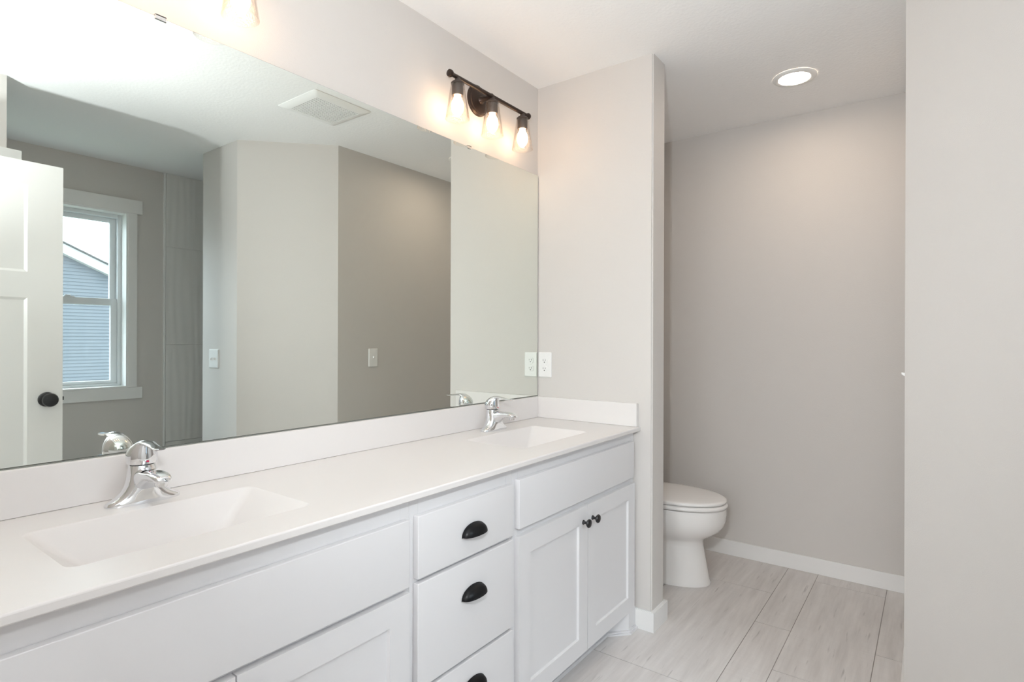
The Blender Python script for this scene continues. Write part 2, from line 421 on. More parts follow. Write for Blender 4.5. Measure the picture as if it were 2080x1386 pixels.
a0, a1, b0, b1 = WY0 + 0.010, WY1 - 0.010, WZ0 + 0.010, WZ1 - 0.010
bm = BM(); ring(bm, WX + 0.072, WX + 0.150, a0, a1, b0, b1, 0.022, 0.022, 0.018, 0.025); obj('window_frame', bm, M['vinyl'], win)
bm = BM(); ring(bm, WX + 0.085, WX + 0.110, a0 + 0.022, a1 - 0.022, b0 + 0.018, 1.505, 0.038, 0.038, 0.022, 0.048, 0.003); ls = obj('lower_sash', bm, M['vinyl'], win)
bm = BM(); box(bm, WX + 0.096, WX + 0.100, a0 + 0.058, a1 - 0.058, b0 + 0.038, 1.459); obj('pane', bm, M['pane'], ls)
bm = BM(); ring(bm, WX + 0.113, WX + 0.138, a0 + 0.022, a1 - 0.022, 1.458, b1 - 0.025, 0.036, 0.036, 0.045, 0.032, 0.003); us = obj('upper_sash', bm, M['vinyl'], win)
bm = BM(); box(bm, WX + 0.124, WX + 0.128, a0 + 0.056, a1 - 0.056, 1.500, b1 - 0.055); obj('pane', bm, M['pane'], us)
bm = BM(); box(bm, WX + 0.088, WX + 0.108, -1.035, -0.975, 1.505, 1.512, 0.002); lathe(bm, [(0.012, 1.512), (0.010, 1.520), (0.0, 1.521)], (WX + 0.098, -1.005, 0)); box(bm, WX + 0.080, WX + 0.092, -1.03, -1.0, 1.512, 1.519, 0.002)
obj('sash_lock', bm, M['vinyl'], win, True)

# ------------------------------------------------------------------ open door
DX0, DX1, DY0, DY1 = 1.715, 1.750, -2.318, -1.404
door = thing('door_1', 'white panelled door standing open, seen at the left of the mirror', 'door', (DX0, DY0, 0), kind='structure')
bm = BM(); Z0, Z1 = 0.010, 2.017
core0, core1 = DX0 + 0.008, DX1 - 0.008
box(bm, core0, core1, DY0, DY1, Z0, Z1)
def stile(y0, y1, z0, z1):
    box(bm, DX0, core0 + 0.0002, y0, y1, z0, z1, 0.0); box(bm, core1 - 0.0002, DX1, y0, y1, z0, z1, 0.0)
st = 0.128
stile(DY0, DY0 + st, Z0, Z1); stile(DY1 - st, DY1, Z0, Z1)
for z0, z1 in ((Z0, 0.25), (1.409, 1.523), (1.912, Z1)): stile(DY0 + st, DY1 - st, z0, z1)
def chamfer(z0, z1):                                 # sloped sticking around a sunken panel
    y0, y1, k = DY0 + st, DY1 - st, 0.011
    for xa, xb in ((DX0, core0), (DX1, core1)):
        o_ = [(xa, y0, z0), (xa, y1, z0), (xa, y1, z1), (xa, y0, z1)]; i_ = [(xb, y0 + k, z0 + k), (xb, y1 - k, z0 + k), (xb, y1 - k, z1 - k), (xb, y0 + k, z1 - k)]
        loft(bm, [o_, i_], False, False)
chamfer(0.25, 1.409); chamfer(1.523, 1.912)
obj('door_leaf', bm, M['trim'], door)
for sx, xx in ((-1, DX0), (1, DX1)):
    bm = BM(); kz, ky = 0.950, -1.463
    lathe(bm, [(0.033, 0), (0.033, 0.004), (0.028, 0.009), (0.013, 0.012), (0.011, 0.030), (0.016, 0.036), (0.028, 0.045), (0.031, 0.055), (0.028, 0.064), (0.016, 0.068), (0, 0.069)], (xx, ky, kz), (sx, 0, 0), 32)
    k = obj('door_knob', bm, M['black'], door, True); k['label'] = 'round black door knob'
bm = BM(); box(bm, DX0 + 0.006, DX1 - 0.006, DY1 - 0.001, DY1 + 0.0015, 0.92, 0.978); box(bm, DX0 + 0.012, DX1 - 0.012, DY1, DY1 + 0.009, 0.94, 0.958, 0.003); obj('latch_plate', bm, M['black'], door)
for hz in (0.2, 1.0, 1.8):
    bm = BM(); lathe(bm, [(0.007, -0.05), (0.007, 0.05)], (DX1 + 0.006, DY0 + 0.002, hz)); obj('hinge', bm, M['black'], door, True)
# casing of the doorway beside it
bm = BM(); box(bm, XC - 0.02, XC, YF, -1.515, 2.035, 2.100, 0.002); o = obj('trim_2', bm, M['trim']); tag(o, 'white head casing end above the open door', 'trim', kind='structure')
bm = BM(); box(bm, XC - 0.017, XC, -1.64, -1.566, 0, 2.035, 0.002); o = obj('trim_3', bm, M['trim']); tag(o, 'white side casing behind the open door', 'trim', kind='structure')

# ------------------------------------------------------------------ vanity cabinets
XF, XB = 0.520, 0.501                                # front of doors / face frame
ZB, ZT = 0.095, 0.839
def cab_body(name, parent, y0, y1):
    bm = BM(); t = 0.018
    box(bm, 0.004, XB - 0.019, y0, y0 + t, ZB, ZT); box(bm, 0.004, XB - 0.019, y1 - t, y1, ZB, ZT)
    box(bm, 0.004, XB - 0.019, y0 + t, y1 - t, ZB, ZB + t); box(bm, 0.004, 0.012, y0 + t, y1 - t, ZB + t, ZT)
    obj('carcass', bm, M['cabinet'], parent)
def face_frame(parent, y0, y1, rails, sl, sr):
    bm = BM()
    box(bm, XB - 0.019, XB, y0, y0 + sl, ZB - 0.015, ZT, 0.0006, 1); box(bm, XB - 0.019, XB, y1 - sr, y1, ZB - 0.015, ZT, 0.0006, 1)
    for z0, z1 in rails: box(bm, XB - 0.019, XB, y0 + sl, y1 - sr, z0, z1)
    obj('face_frame', bm, M['cabinet'], parent)
def slab(name, parent, y0, y1, z0, z1):
    bm = BM(); box(bm, XB + 0.0005, XF, y0, y1, z0, z1, 0.003, 3); return obj(name, bm, M['cabinet'], parent, True)
def shaker(parent, y0, y1, z0, z1):
    bm = BM(); s = 0.062; r = 0.062; xp = XF - 0.008
    box(bm, XB + 0.0005, xp, y0 + 0.01, y1 - 0.01, z0 + 0.01, z1 - 0.01)
    for a, b_ in ((y0, y0 + s), (y1 - s, y1)): box(bm, XB + 0.0005, XF, a, b_, z0, z1, 0.0)
    for a, b_ in ((z0, z0 + r), (z1 - r, z1)): box(bm, XB + 0.0005, XF, y0 + s, y1 - s, a, b_, 0.0)
    bmesh.ops.remove_doubles(bm, verts=bm.verts[:], dist=1e-5)
    k = 0.003                                        # eased inner edge of the frame
    o_ = [(XF, y0 + s, z0 + r), (XF, y1 - s, z0 + r), (XF, y1 - s, z1 - r), (XF, y0 + s, z1 - r)]
    i_ = [(xp, y0 + s + k, z0 + r + k), (xp, y1 - s - k, z0 + r + k), (xp, y1 - s - k, z1 - r - k), (xp, y0 + s + k, z1 - r - k)]
    loft(bm, [o_, i_], False, False)
    return obj('door', bm, M['cabinet'], parent)
def knob(parent, y, z):
    bm = BM(); lathe(bm, [(0.0085, 0), (0.0085, 0.002), (0.006, 0.004), (0.0045, 0.009), (0.0050, 0.014), (0.011, 0.0175), (0.0150, 0.021), (0.0158, 0.024), (0.0140, 0.0275), (0.008, 0.0295), (0, 0.030)], (XF, y, z), (1, 0, 0), 28)
    o = obj('knob', bm, M['black'], parent, True); o['label'] = 'round black knob'
def cup_pull(parent, y, z):
    # quarter-shell cup: wide flat lip below, domed hood above
    bm = BM(); w2, hh, dd = 0.048, 0.031, 0.025
    nu, nv = 28, 12; rows = []
    for j in range(nv + 1):
        ph = math.pi / 2 * j / nv                     # from the back edge (0) to the outer lip
        rows.append([(XF + 0.0015 + dd * math.sin(ph) * math.sin(math.pi * i / nu) ** 0.75,
                      y - w2 * math.cos(math.pi * i / nu),
                      z - 0.012 + hh * math.sin(math.pi * i / nu) ** 0.85 * math.cos(ph)) for i in range(nu + 1)])
    # back rim drawn against the drawer
    loft(bm, rows, False, False, closed=False)
    bmesh.ops.solidify(bm, geom=bm.faces[:], thickness=0.0022)
    # flange pressed to the drawer front
    out = [(XF + 0.0012, y - (w2 + 0.002) * math.cos(math.pi * i / nu), z - 0.014 + (hh + 0.003) * math.sin(math.pi * i / nu) ** 0.85) for i in range(nu + 1)]
    inn = [(XF + 0.0012, y - (w2 - 0.004) * math.cos(math.pi * i / nu), z - 0.013 + (hh - 0.003) * math.sin(math.pi * i / nu) ** 0.85) for i in range(nu + 1)]
    loft(bm, [out, inn], False, False, closed=False)
    o = obj('cup_pull', bm, M['black'], parent, True, 50); o['label'] = 'black cup pull'

# right-hand sink cabinet
G1, G2 = -0.8795, -1.302                             # joints between the three units
cr = thing('vanity_sink_cabinet', 'white two-door sink cabinet against the partition, with black knobs', 'cabinet', (0.25, (0 + G1) / 2, 0), 'vanity cabinets')
cab_body('carcass', cr, G1, -0.003)
face_frame(cr, G1, -0.003, ((ZB - 0.015, ZB + 0.02), (0.610, 0.655), (0.785, ZT)), 0.03, 0.032)
slab('false_front', cr, -0.864, -0.034, 0.6455, 0.7985)
d1 = shaker(cr, -0.864, -0.4355, 0.090, 0.6225); d2 = shaker(cr, -0.4325, -0.026, 0.090, 0.6225)
knob(d1, -0.4685, 0.567); knob(d2, -0.3995, 0.567)
# toe kick with a clipped corner at the partition end
def toe(parent, pts, thick):
    bm = BM(); prism(bm, pts, 0.0, ZB - 0.002); return obj('toe_kick', bm, M['cabinet'], parent)
t = toe(cr, [(0.030, G1), (0.447, G1), (0.447, -0.150), (0.518, -0.078), (0.518, -0.0135), (0.030, -0.0135)], 0)
bm = BM(); prism(bm, [(0.447, G1), (0.458, G1), (0.458, -0.155), (0.530, -0.082), (0.530, -0.0135), (0.518, -0.0135), (0.518, -0.078), (0.447, -0.150)], 0, 0.016)
bmesh.ops.bevel(bm, geom=[e for e in bm.edges if e.verts[0].co.z > 0.01 and e.verts[1].co.z > 0.01], offset=0.006, segments=2, affect='EDGES')
obj('shoe_moulding', bm, M['cabinet'], cr)

# drawer unit
cd = thing('vanity_drawer_cabinet', 'white three-drawer cabinet between the two sink cabinets, with black cup pulls', 'cabinet', (0.25, (G1 + G2) / 2, 0), 'vanity cabinets')
cab_body('carcass', cd, G2, G1 - 0.0005)
face_frame(cd, G2, G1 - 0.0005, ((ZB - 0.015, ZB + 0.02), (0.350, 0.375), (0.615, 0.645), (0.775, ZT)), 0.03, 0.03)
dz = ((0.6355, 0.7915), (0.3625, 0.6245), (0.090, 0.3530))
for (z0, z1), zc in zip(dz, (0.706, 0.536, 0.281)):
    dr = slab('drawer', cd, -1.289, -0.895, z0, z1); cup_pull(dr, -1.080, zc)
toe(cd, [(0.030, G2), (0.447, G2), (0.447, G1 - 0.0005), (0.030, G1 - 0.0005)], 0)

# left-hand sink cabinet
VE = -2.205
cl = thing('vanity_sink_cabinet', 'white sink cabinet nearest the camera, cut by the lower left corner', 'cabinet', (0.25, (G2 + VE) / 2, 0), 'vanity cabinets')
cab_body('carcass', cl, VE, G2 - 0.0005)
face_frame(cl, VE, G2 - 0.0005, ((ZB - 0.015, ZB + 0.02), (0.600, 0.645), (0.775, ZT)), 0.032, 0.03)
slab('false_front', cl, -2.170, -1.317, 0.627, 0.7905)
e1 = shaker(cl, -2.170, -1.7435, 0.090, 0.6145); e2 = shaker(cl, -1.7405, -1.317, 0.090, 0.6145)
knob(e1, -1.7765, 0.560); knob(e2, -1.7075, 0.560)
toe(cl, [(0.030, VE), (0.447, VE), (0.447, G2 - 0.0005), (0.030, G2 - 0.0005)], 0)

# ------------------------------------------------------------------ countertop with moulded basins
ZC = 0.857; CE = 0.533
ct = thing('countertop', 'long white countertop with two moulded-in basins', 'countertop', (0.27, -1.1, ZC - 0.018))
SINKS = [(-1.966, -1.516), (-0.700, -0.250)]
SX0, SX1 = 0.150, 0.420
bm = BM()
CL = -2.215; e = 0.0025
def loop(pts): 
    vs2 = [bm.verts.new(p) for p in pts]
    return vs2, [bm.edges.new((vs2[i], vs2[(i + 1) % len(vs2)])) for i in range(len(vs2))]
outer = [(0.002, CL + e, ZC), (CE - e, CL + e, ZC), (CE - e, -0.001, ZC), (0.002, -0.001, ZC)]
ov, oe = loop(outer); es = list(oe)
for s0, s1 in SINKS:
    hv, he = loop(rrect(SX0, SX1, s0, s1, 0.022, ZC)); es += he
bmesh.ops.triangle_fill(bm, use_beauty=True, use_dissolve=False, edges=es)
top_faces = bm.faces[:]
# rolled edge and front face
def down(x, y, z): return bm.verts.new((x, y, z))
prev = ov
for (dx, z) in ((e * 0.3, ZC - e * 0.3), (e * 0.7, ZC - e * 0.75), (e, ZC - e * 1.6), (e, ZC - 0.0155), (e - 0.002, ZC - 0.0178)):
    cur = [down(0.002, CL + e - dx, z), down(CE - e + dx, CL + e - dx, z), down(CE - e + dx, -0.001, z), down(0.002, -0.001, z)]
    for i in range(4): bm.faces.new((prev[i], prev[(i + 1) % 4], cur[(i + 1) % 4], cur[i]))
    prev = cur
be = [bm.edges.get((prev[i], prev[(i + 1) % 4])) for i in range(4)]
for s0, s1 in SINKS:
    lo_, le_ = loop(rrect(SX0, SX1, s0, s1, 0.022, ZC - 0.0178)); be += le_
bmesh.ops.triangle_fill(bm, use_beauty=True, use_dissolve=False, edges=be)
slabo = obj('counter_slab', bm, M['counter'], ct)
for f in slabo.data.polygons: f.use_smooth = False
for si, (s0, s1) in enumerate(SINKS):
    bm = BM(); dp = 0.115
    R_ = []
    R_.append(rrect(SX0, SX1, s0, s1, 0.022, ZC))
    R_.append(rrect(SX0 + 0.0012, SX1 - 0.0012, s0 + 0.0012, s1 - 0.0012, 0.022, ZC - 0.0008))
    R_.append(rrect(SX0 + 0.003, SX1 - 0.003, s0 + 0.0035, s1 - 0.0035, 0.022, ZC - 0.0032))
    for f_ in (0.15, 0.4, 0.7, 0.9, 1.0):
        R_.append(rrect(SX0 + 0.003 + 0.045 * f_, SX1 - 0.003 - 0.050 * f_, s0 + 0.0035 + 0.115 * f_, s1 - 0.0035 - 0.115 * f_, 0.020, ZC - 0.0032 - dp * f_))
    xm = (SX0 + SX1) / 2; ym = (s0 + s1) / 2
    R_.append(rrect(SX0 + 0.062, SX1 - 0.066, s0 + 0.130, s1 - 0.130, 0.018, ZC - dp - 0.0075))
    R_.append(rrect(xm - 0.027, xm + 0.027, ym - 0.027, ym + 0.027, 0.0265, ZC - dp - 0.013))
    loft(bm, R_, False, False)
    b = obj('sink_basin', bm, M['counter'], ct, True, 40)
    bm = BM(); lathe(bm, [(0.0275, 0.001), (0.0275, -0.002), (0.020, -0.003), (0.018, -0.009), (0.0, -0.0095)], (xm, ym, ZC - dp - 0.0125), n=24, cap0=False)
    lathe(bm, [(0.0135, -0.006), (0.0135, 0.001), (0.009, 0.003), (0, 0.0035)], (xm, ym, ZC - dp - 0.0125), n=20)
    dr = obj('drain', bm, M['chrome'], b, True); dr['label'] = 'chrome drain'
bm = BM(); box(bm, 0.0015, 0.021, CL + 0.002, -0.0215, ZC + 0.0003, 0.9568, 0.003, 3); tag(obj('backsplash', bm, M['counter'], None, True), 'long white backsplash strip below the mirror', 'backsplash')
bm = BM(); box(bm, 0.0015, CE - 0.009, -0.0205, -0.001, ZC + 0.0003, 0.9568, 0.003, 3); tag(obj('side_splash', bm, M['counter'], None, True), 'short white side splash standing against the partition', 'backsplash')

# ------------------------------------------------------------------ mirror
mi = thing('wall_mirror', 'huge frameless wall mirror above the vanity', 'mirror', (0.003, -1.05, 0.958))
bm = BM(); MY0, MY1, MZ0, MZ1 = -2.20, -0.0055, 0.9595, 2.0188
box(bm, 0.0005, 0.006, MY0, MY1, MZ0, MZ1, 0.0013, 1)
for f in bm.faces:
    f.material_index = 0 if f.calc_center_median().x > 0.0059 else 1
obj('mirror_glass', bm, [M['mirror'], M['mirror_edge']], mi)
for yc in (-1.668, -0.511):
    bm = BM(); box(bm, 0.0004, 0.009, yc - 0.013, yc + 0.013, MZ1 + 0.0003, MZ1 + 0.004, 0.0008); box(bm, 0.0066, 0.009, yc - 0.013, yc + 0.013, MZ1 - 0.008, MZ1 + 0.004, 0.0008)
    k = obj('mirror_clip', bm, M['brushed'], mi); k['label'] = 'small metal mirror clip'
bm = BM(); box(bm, 0.0004, 0.0085, MY0, MY1, 0.9570, 0.9592, 0.0004, 1); obj('bottom_channel', bm, M['mirror_edge'], mi)

# ------------------------------------------------------------------ faucets
def make_faucet(fy, label):
    fx = 0.088
    f = thing('faucet', label, 'faucet', (fx, fy, ZC), 'single-handle vanity faucets')
    def Rg(rows, n=40): return [[(fx + cx + hx * math.copysign(abs(math.cos(t)) ** (2 / e_), math.cos(t)), fy + hy * math.copysign(abs(math.sin(t)) ** (2 / e_), math.sin(t)), ZC + z) for t in [2 * math.pi * k / n for k in range(n)]] for (z, cx, hx, hy, e_) in rows]
    bm = BM()
    loft(bm, Rg([(0.0000, 0, 0.0270, 0.0760, 2.5), (0.0035, 0, 0.0276, 0.0765, 2.5), (0.0075, 0, 0.0276, 0.0740, 2.5), (0.0120, 0, 0.0276, 0.0650, 2.5), (0.0170, 0, 0.0277, 0.0560, 2.5), (0.0240, 0, 0.0279, 0.0475, 2.5), (0.0320, 0, 0.0281, 0.0410, 2.5),
                 (0.0420, -0.001, 0.0282, 0.0360, 2.4), (0.0540, -0.003, 0.0278, 0.0325, 2.3), (0.0660, -0.005, 0.0268, 0.0300, 2.2), (0.0780, -0.0075, 0.0258, 0.0280, 2.1), (0.0835, -0.0085, 0.0248, 0.0265, 2.0)]))
    obj('faucet_body', bm, M['chrome'], f, True, 60)
    bm = BM(); n = 28                                  # spout: wide root flaring from the body to a flattened nose
    rows = [(0.000, 0.0500, 0.0285, 0.0260), (0.018, 0.0515, 0.0270, 0.0262), (0.028, 0.0555, 0.0225, 0.0255), (0.040, 0.0610, 0.0168, 0.0242), (0.054, 0.0655, 0.0128, 0.0228), (0.070, 0.0675, 0.0108, 0.0218), (0.086, 0.0668, 0.0098, 0.0208), (0.097, 0.0652, 0.0088, 0.0192), (0.105, 0.0635, 0.0072, 0.0165), (0.1095, 0.0625, 0.0045, 0.0120)]
    loft(bm, [[(fx + x, fy + hy * math.copysign(abs(math.cos(t)) ** 0.8, math.cos(t)), ZC + cz + hz * math.copysign(abs(math.sin(t)) ** 0.8, math.sin(t))) for t in [2 * math.pi * k / n for k in range(n)]] for x, cz, hz, hy in rows])
    obj('spout', bm, M['chrome'], f, True, 60)
    bm = BM(); lathe(bm, [(0.0120, 0.0), (0.0128, 0.002), (0.0128, 0.009), (0.0105, 0.011)], (fx + 0.093, fy, ZC + 0.0485), n=24); obj('aerator', bm, M['chrome'], f, True)
    bm = BM(); lathe(bm, [(0.0235, 0.081), (0.0235, 0.088)], (fx - 0.0088, fy, ZC), n=28); obj('neck_ring', bm, M['slot'], f, True)
    # handle: tilted dome with a long flat lever running forward from its crown
    bm = BM()
    hd = [(0.0862, -0.0095, 0.0275, 0.0290), (0.0900, -0.010, 0.0292, 0.0306), (0.0980, -0.0105, 0.0303, 0.0318), (0.1060, -0.0105, 0.0300, 0.0315), (0.1140, -0.0095, 0.0283, 0.0297), (0.1220, -0.007, 0.0250, 0.0260), (0.1290, -0.003, 0.0205, 0.0210), (0.1345, 0.002, 0.0150, 0.0155), (0.1380, 0.006, 0.0085, 0.0095), (0.1392, 0.008, 0.0025, 0.0030)]
    lev = [(-0.014, 0.1235, 0.0110, 0.0190), (0.000, 0.1310, 0.0080, 0.0185), (0.014, 0.1345, 0.0058, 0.0165), (0.030, 0.1340, 0.0046, 0.0138), (0.048, 0.1315, 0.0040, 0.0116), (0.064, 0.1290, 0.0037, 0.0112), (0.078, 0.1278, 0.0034, 0.0116), (0.089, 0.1282, 0.0029, 0.0108), (0.0960, 0.1290, 0.0018, 0.0070)]
    loft(bm, Rg([(z, cx, hx, hy, 2.0) for z, cx, hx, hy in hd]))
    loft(bm, [[(fx + x, fy + hy * math.cos(t), ZC + cz + hz * math.sin(t)) for t in [2 * math.pi * k / n for k in range(n)]] for x, cz, hz, hy in lev])
    hnd = obj('handle', bm, M['chrome'], f, True, 60)
    bm = BM(); lathe(bm, [(0.0032, 0.0), (0.0032, 0.0014), (0.0, 0.0016)], (fx + 0.0180, fy + 0.001, ZC + 0.0925), (0.97, 0, -0.2), 16)
    k = obj('temperature_dot', bm, M['red'], hnd, True); k['label'] = 'small red temperature dot'
    bm = BM(); tube(bm, [(fx - 0.022, fy, ZC + 0.02), (fx - 0.030, fy, ZC + 0.078)], 0.0022, 10); lathe(bm, [(0.002, 0.074), (0.0052, 0.078), (0.0052, 0.084), (0.003, 0.0865), (0, 0.087)], (fx - 0.030, fy, ZC), n=18)
    obj('lift_rod', bm, M['chrome'], f, True)
    return f
fa = make_faucet(-1.733, 'chrome single-handle faucet at the near left basin')
fb = dup(fa, (0, 1.288, 0), 'chrome single-handle faucet at the far basin beside the partition')

# ------------------------------------------------------------------ vanity light bars
def make_vanity_light(fy, label):
    zb, xb = 2.225, 0.082
    v = thing('vanity_light', label, 'light', (0.0, fy, zb), 'three-bulb vanity lights')
    bm = BM(); lathe(bm, [(0.064, 0.0005), (0.064, 0.006), (0.061, 0.009), (0.056, 0.011), (0.054, 0.016), (0.045, 0.020), (0.020, 0.023), (0, 0.0235)], (0, fy, zb + 0.002), (1, 0, 0), 40); obj('back_plate', bm, M['bronze'], v, True, 30)
    bm = BM(); lathe(bm, [(0.018, 0.022), (0.013, 0.028), (0.010, 0.036), (0.010, xb - 0.012), (0.013, xb - 0.006), (0.013, xb)], (0, fy, zb), (1, 0, 0), 24); obj('arm', bm, M['bronze'], v, True)
    bm = BM(); lathe(bm, [(0.006, -0.262), (0.013, -0.260), (0.0145, -0.252), (0.012, -0.246), (0.0082, -0.240), (0.0082, 0.240), (0.012, 0.246), (0.0145, 0.252), (0.013, 0.260), (0.006, 0.262)], (xb, fy, zb), (0, 1, 0), 24); obj('bar', bm, M['bronze'], v, True)
    for k in (-1, 0, 1):
        y = fy + 0.212 * k; z = zb
        bm = BM(); lathe(bm, [(0.0095, -0.003), (0.0105, -0.010), (0.012, -0.014), (0.021, -0.018), (0.0255, -0.022), (0.0258, -0.026), (0.024, -0.028)], (xb, y, z), n=28)
        lathe(bm, [(0.0225, -0.028), (0.0225, -0.066), (0.0205, -0.070), (0.0150, -0.070), (0.0145, -0.060)], (xb, y, z), n=28); s = obj('socket', bm, M['socket'], v, True)
        bm = BM()
        pr_ = [(0.0235, -0.0275), (0.0262, -0.0295), (0.0275, -0.034), (0.0288, -0.044), (0.0318, -0.066), (0.0358, -0.092), (0.0402, -0.120), (0.0442, -0.146), (0.0462, -0.158)]
        inn_ = [(r - 0.0022, h) for r, h in pr_[::-1]]
        lathe(bm, pr_ + [(0.0466, -0.1595), (0.0452, -0.1608)] + inn_, (xb, y, z), n=44, cap0=False, cap1=False)
        g = obj('glass_shade', bm, M['shade'], v, True, 50); g['label'] = 'clear seeded glass shade'
        bm = BM(); lathe(bm, [(0.0128, -0.064), (0.0128, -0.074), (0.0145, -0.080), (0.0205, -0.092), (0.0235, -0.104), (0.0240, -0.114), (0.0225, -0.125), (0.0170, -0.136), (0.0105, -0.144), (0.006, -0.149), (0, -0.1505)], (xb, y, z), n=24)
        bl = obj('bulb', bm, M['bulb'], v, True); bl['label'] = 'lit warm filament bulb'
    return v
va = make_vanity_light(-0.455, 'black three-bulb vanity light over the far basin beside the partition')
vb = dup(va, (0, -1.265, 0), 'vanity light over the near left basin, cut by the top edge')

# ------------------------------------------------------------------ outlet and switches
def plate_mesh(wd, ht, th=0.006):
    bm = BM(); loft(bm, [rrect(-wd / 2, wd / 2, -ht / 2, ht / 2, 0.004, 0.0), rrect(-wd / 2, wd / 2, -ht / 2, ht / 2, 0.004, th * 0.45), rrect(-wd / 2 + 0.004, wd / 2 - 0.004, -ht / 2 + 0.004, ht / 2 - 0.004, 0.003, th)])
    return bm
def place(bm, o, u, v, n):                            # local (x, y, z) -> o + u x + v y + n z
    for vt in bm.verts:
        x, y, z = vt.co; vt.co = Vector(o) + Vector(u) * x + Vector(v) * y + Vector(n) * z
    return bm
def outlet(o, u, n, label):
    t = thing('wall_outlet', label, 'outlet', o); V = (0, 0, 1)
    obj('cover_plate', place(plate_mesh(0.074, 0.120), o, u, V, n), M['plastic'], t)
    for dz_ in (0.0195, -0.0195):
        bm = BM(); loft(bm, [sel(0, dz_, 0.0170, 0.0145, 0.0055, 28, 3.2), sel(0, dz_, 0.0165, 0.0140, 0.0078, 28, 3.2)]); r = obj('receptacle', place(bm, o, u, V, n), M['plastic'], t, True)
        bm = BM()
        box(bm, -0.0075, -0.0055, dz_ - 0.001, dz_ + 0.0075, 0.007, 0.0081); box(bm, 0.0055, 0.0073, dz_ - 0.0002, dz_ + 0.0068, 0.007, 0.0081)
        lathe(bm, [(0.0026, 0.007), (0.0026, 0.0081)], (0, dz_ - 0.0068, 0), n=14); obj('slots', place(bm, o, u, V, n), M['slot'], r)
    bm = BM(); lathe(bm, [(0.003, 0.005), (0.003, 0.0068), (0.001, 0.0072)], n=14); obj('screw', place(bm, o, u, V, n), M['plastic'], t)
outlet((0.0465, -0.0006, 1.108), (1, 0, 0), (0, -1, 0), 'white double outlet on the partition beside the mirror edge')
def switch(o, u, n, gangs, label):
    t = thing('light_switch', label, 'switch', o, 'wall switches'); V = (0, 0, 1)
    obj('cover_plate', place(plate_mesh(0.074 + 0.046 * (gangs - 1), 0.120), o, u, V, n), M['plastic'], t)
    for g in range(gangs):
        gx = (g - (gangs - 1) / 2) * 0.046; up = 1 if g % 2 == 0 else -1
        bm = BM(); box(bm, gx - 0.0055, gx + 0.0055, -0.0125, 0.0125, 0.005, 0.0068, 0.0005, 1)
        loft(bm, [[(gx - 0.0042, -0.006, 0.0066), (gx + 0.0042, -0.006, 0.0066), (gx + 0.0042, 0.006, 0.0066), (gx - 0.0042, 0.006, 0.0066)], [(gx - 0.0036, up * 0.005 - 0.0035, 0.018), (gx + 0.0036, up * 0.005 - 0.0035, 0.018), (gx + 0.0036, up * 0.005 + 0.0035, 0.018), (gx - 0.0036, up * 0.005 + 0.0035, 0.018)]])
        obj('toggle', place(bm, o, u, V, n), M['plastic'], t)
    for s_ in (0.030, -0.030):
        bm = BM(); lathe(bm, [(0.003, 0.005), (0.003, 0.0066), (0.001, 0.007)], (0, s_, 0), n=12); obj('screw', place(bm, o, u, V, n), M['plastic'], t)
switch((2.157, B[1] - 0.0006, 1.101), (1, 0, 0), (0, -1, 0), 2, 'white double switch plate beside the shower, seen in the mirror')
switch((C[0] - 0.0006, 0.200, 1.106), (0, -1, 0), (-1, 0, 0), 1, 'white single switch plate on the dim wall facing the toilet')

# ------------------------------------------------------------------ bathroom fan grille and recessed light on the ceiling
vt = thing('exhaust_fan', 'white square exhaust fan grille on the ceiling, seen in the mirror', 'vent', (1.04, -0.47, H))
x0, x1, y0, y1 = 0.878, 1.205, -0.642, -0.298
gx0, gx1, gy0, gy1 = 0.925, 1.150, -0.600, -0.345
bm = BM()
def rr(i, z): return rrect(x0 + i, x1 - i, y0 + i, y1 - i, 0.012, z)
loft(bm, [rr(0, H - 0.0005), rr(0.0, H - 0.004), rr(0.010, H - 0.0095), rr(0.030, H - 0.0155), rrect(gx0, gx1, gy0, gy1, 0.004, H - 0.0170), rrect(gx0, gx1, gy0, gy1, 0.004, H - 0.006)], False, False)
obj('cover', bm, M['plastic'], vt, True, 30)
bm = BM(); box(bm, gx0, gx1, gy0, gy1, H - 0.008, H - 0.007); obj('backing', bm, M['slot'], vt)
bm = BM(); n = 22
for i in range(n + 1):
    y = gy0 + (gy1 - gy0) * i / n; box(bm, gx0, gx1, y - 0.0036, y + 0.0036, H - 0.0166, H - 0.0148)
for i in range(13):
    x = gx0 + (gx1 - gx0) * i / 12; box(bm, x - 0.0022, x + 0.0022, gy0, gy1, H - 0.0164, H - 0.0150)
obj('grille', bm, M['plastic'], vt)

rl = thing('recessed_light', 'lit round recessed downlight in the ceiling over the toilet space', 'light', (1.021, 0.592, H))
bm = BM(); lathe(bm, [(0.092, -0.0005), (0.0925, -0.004), (0.088, -0.008), (0.072, -0.010), (0.067, -0.0085), (0.066, -0.004)], (1.021, 0.592, H), n=48, cap0=False, cap1=False); obj('trim_ring', bm, M['plastic'], rl, True, 40)
bm = BM(); lathe(bm, [(0.0665, -0.004), (0.0660, -0.0055), (0.04, -0.0075), (0, -0.008)], (1.021, 0.592, H), n=40); l = obj('lens', bm, M['lens'], rl, True); l['label'] = 'glowing frosted lens'

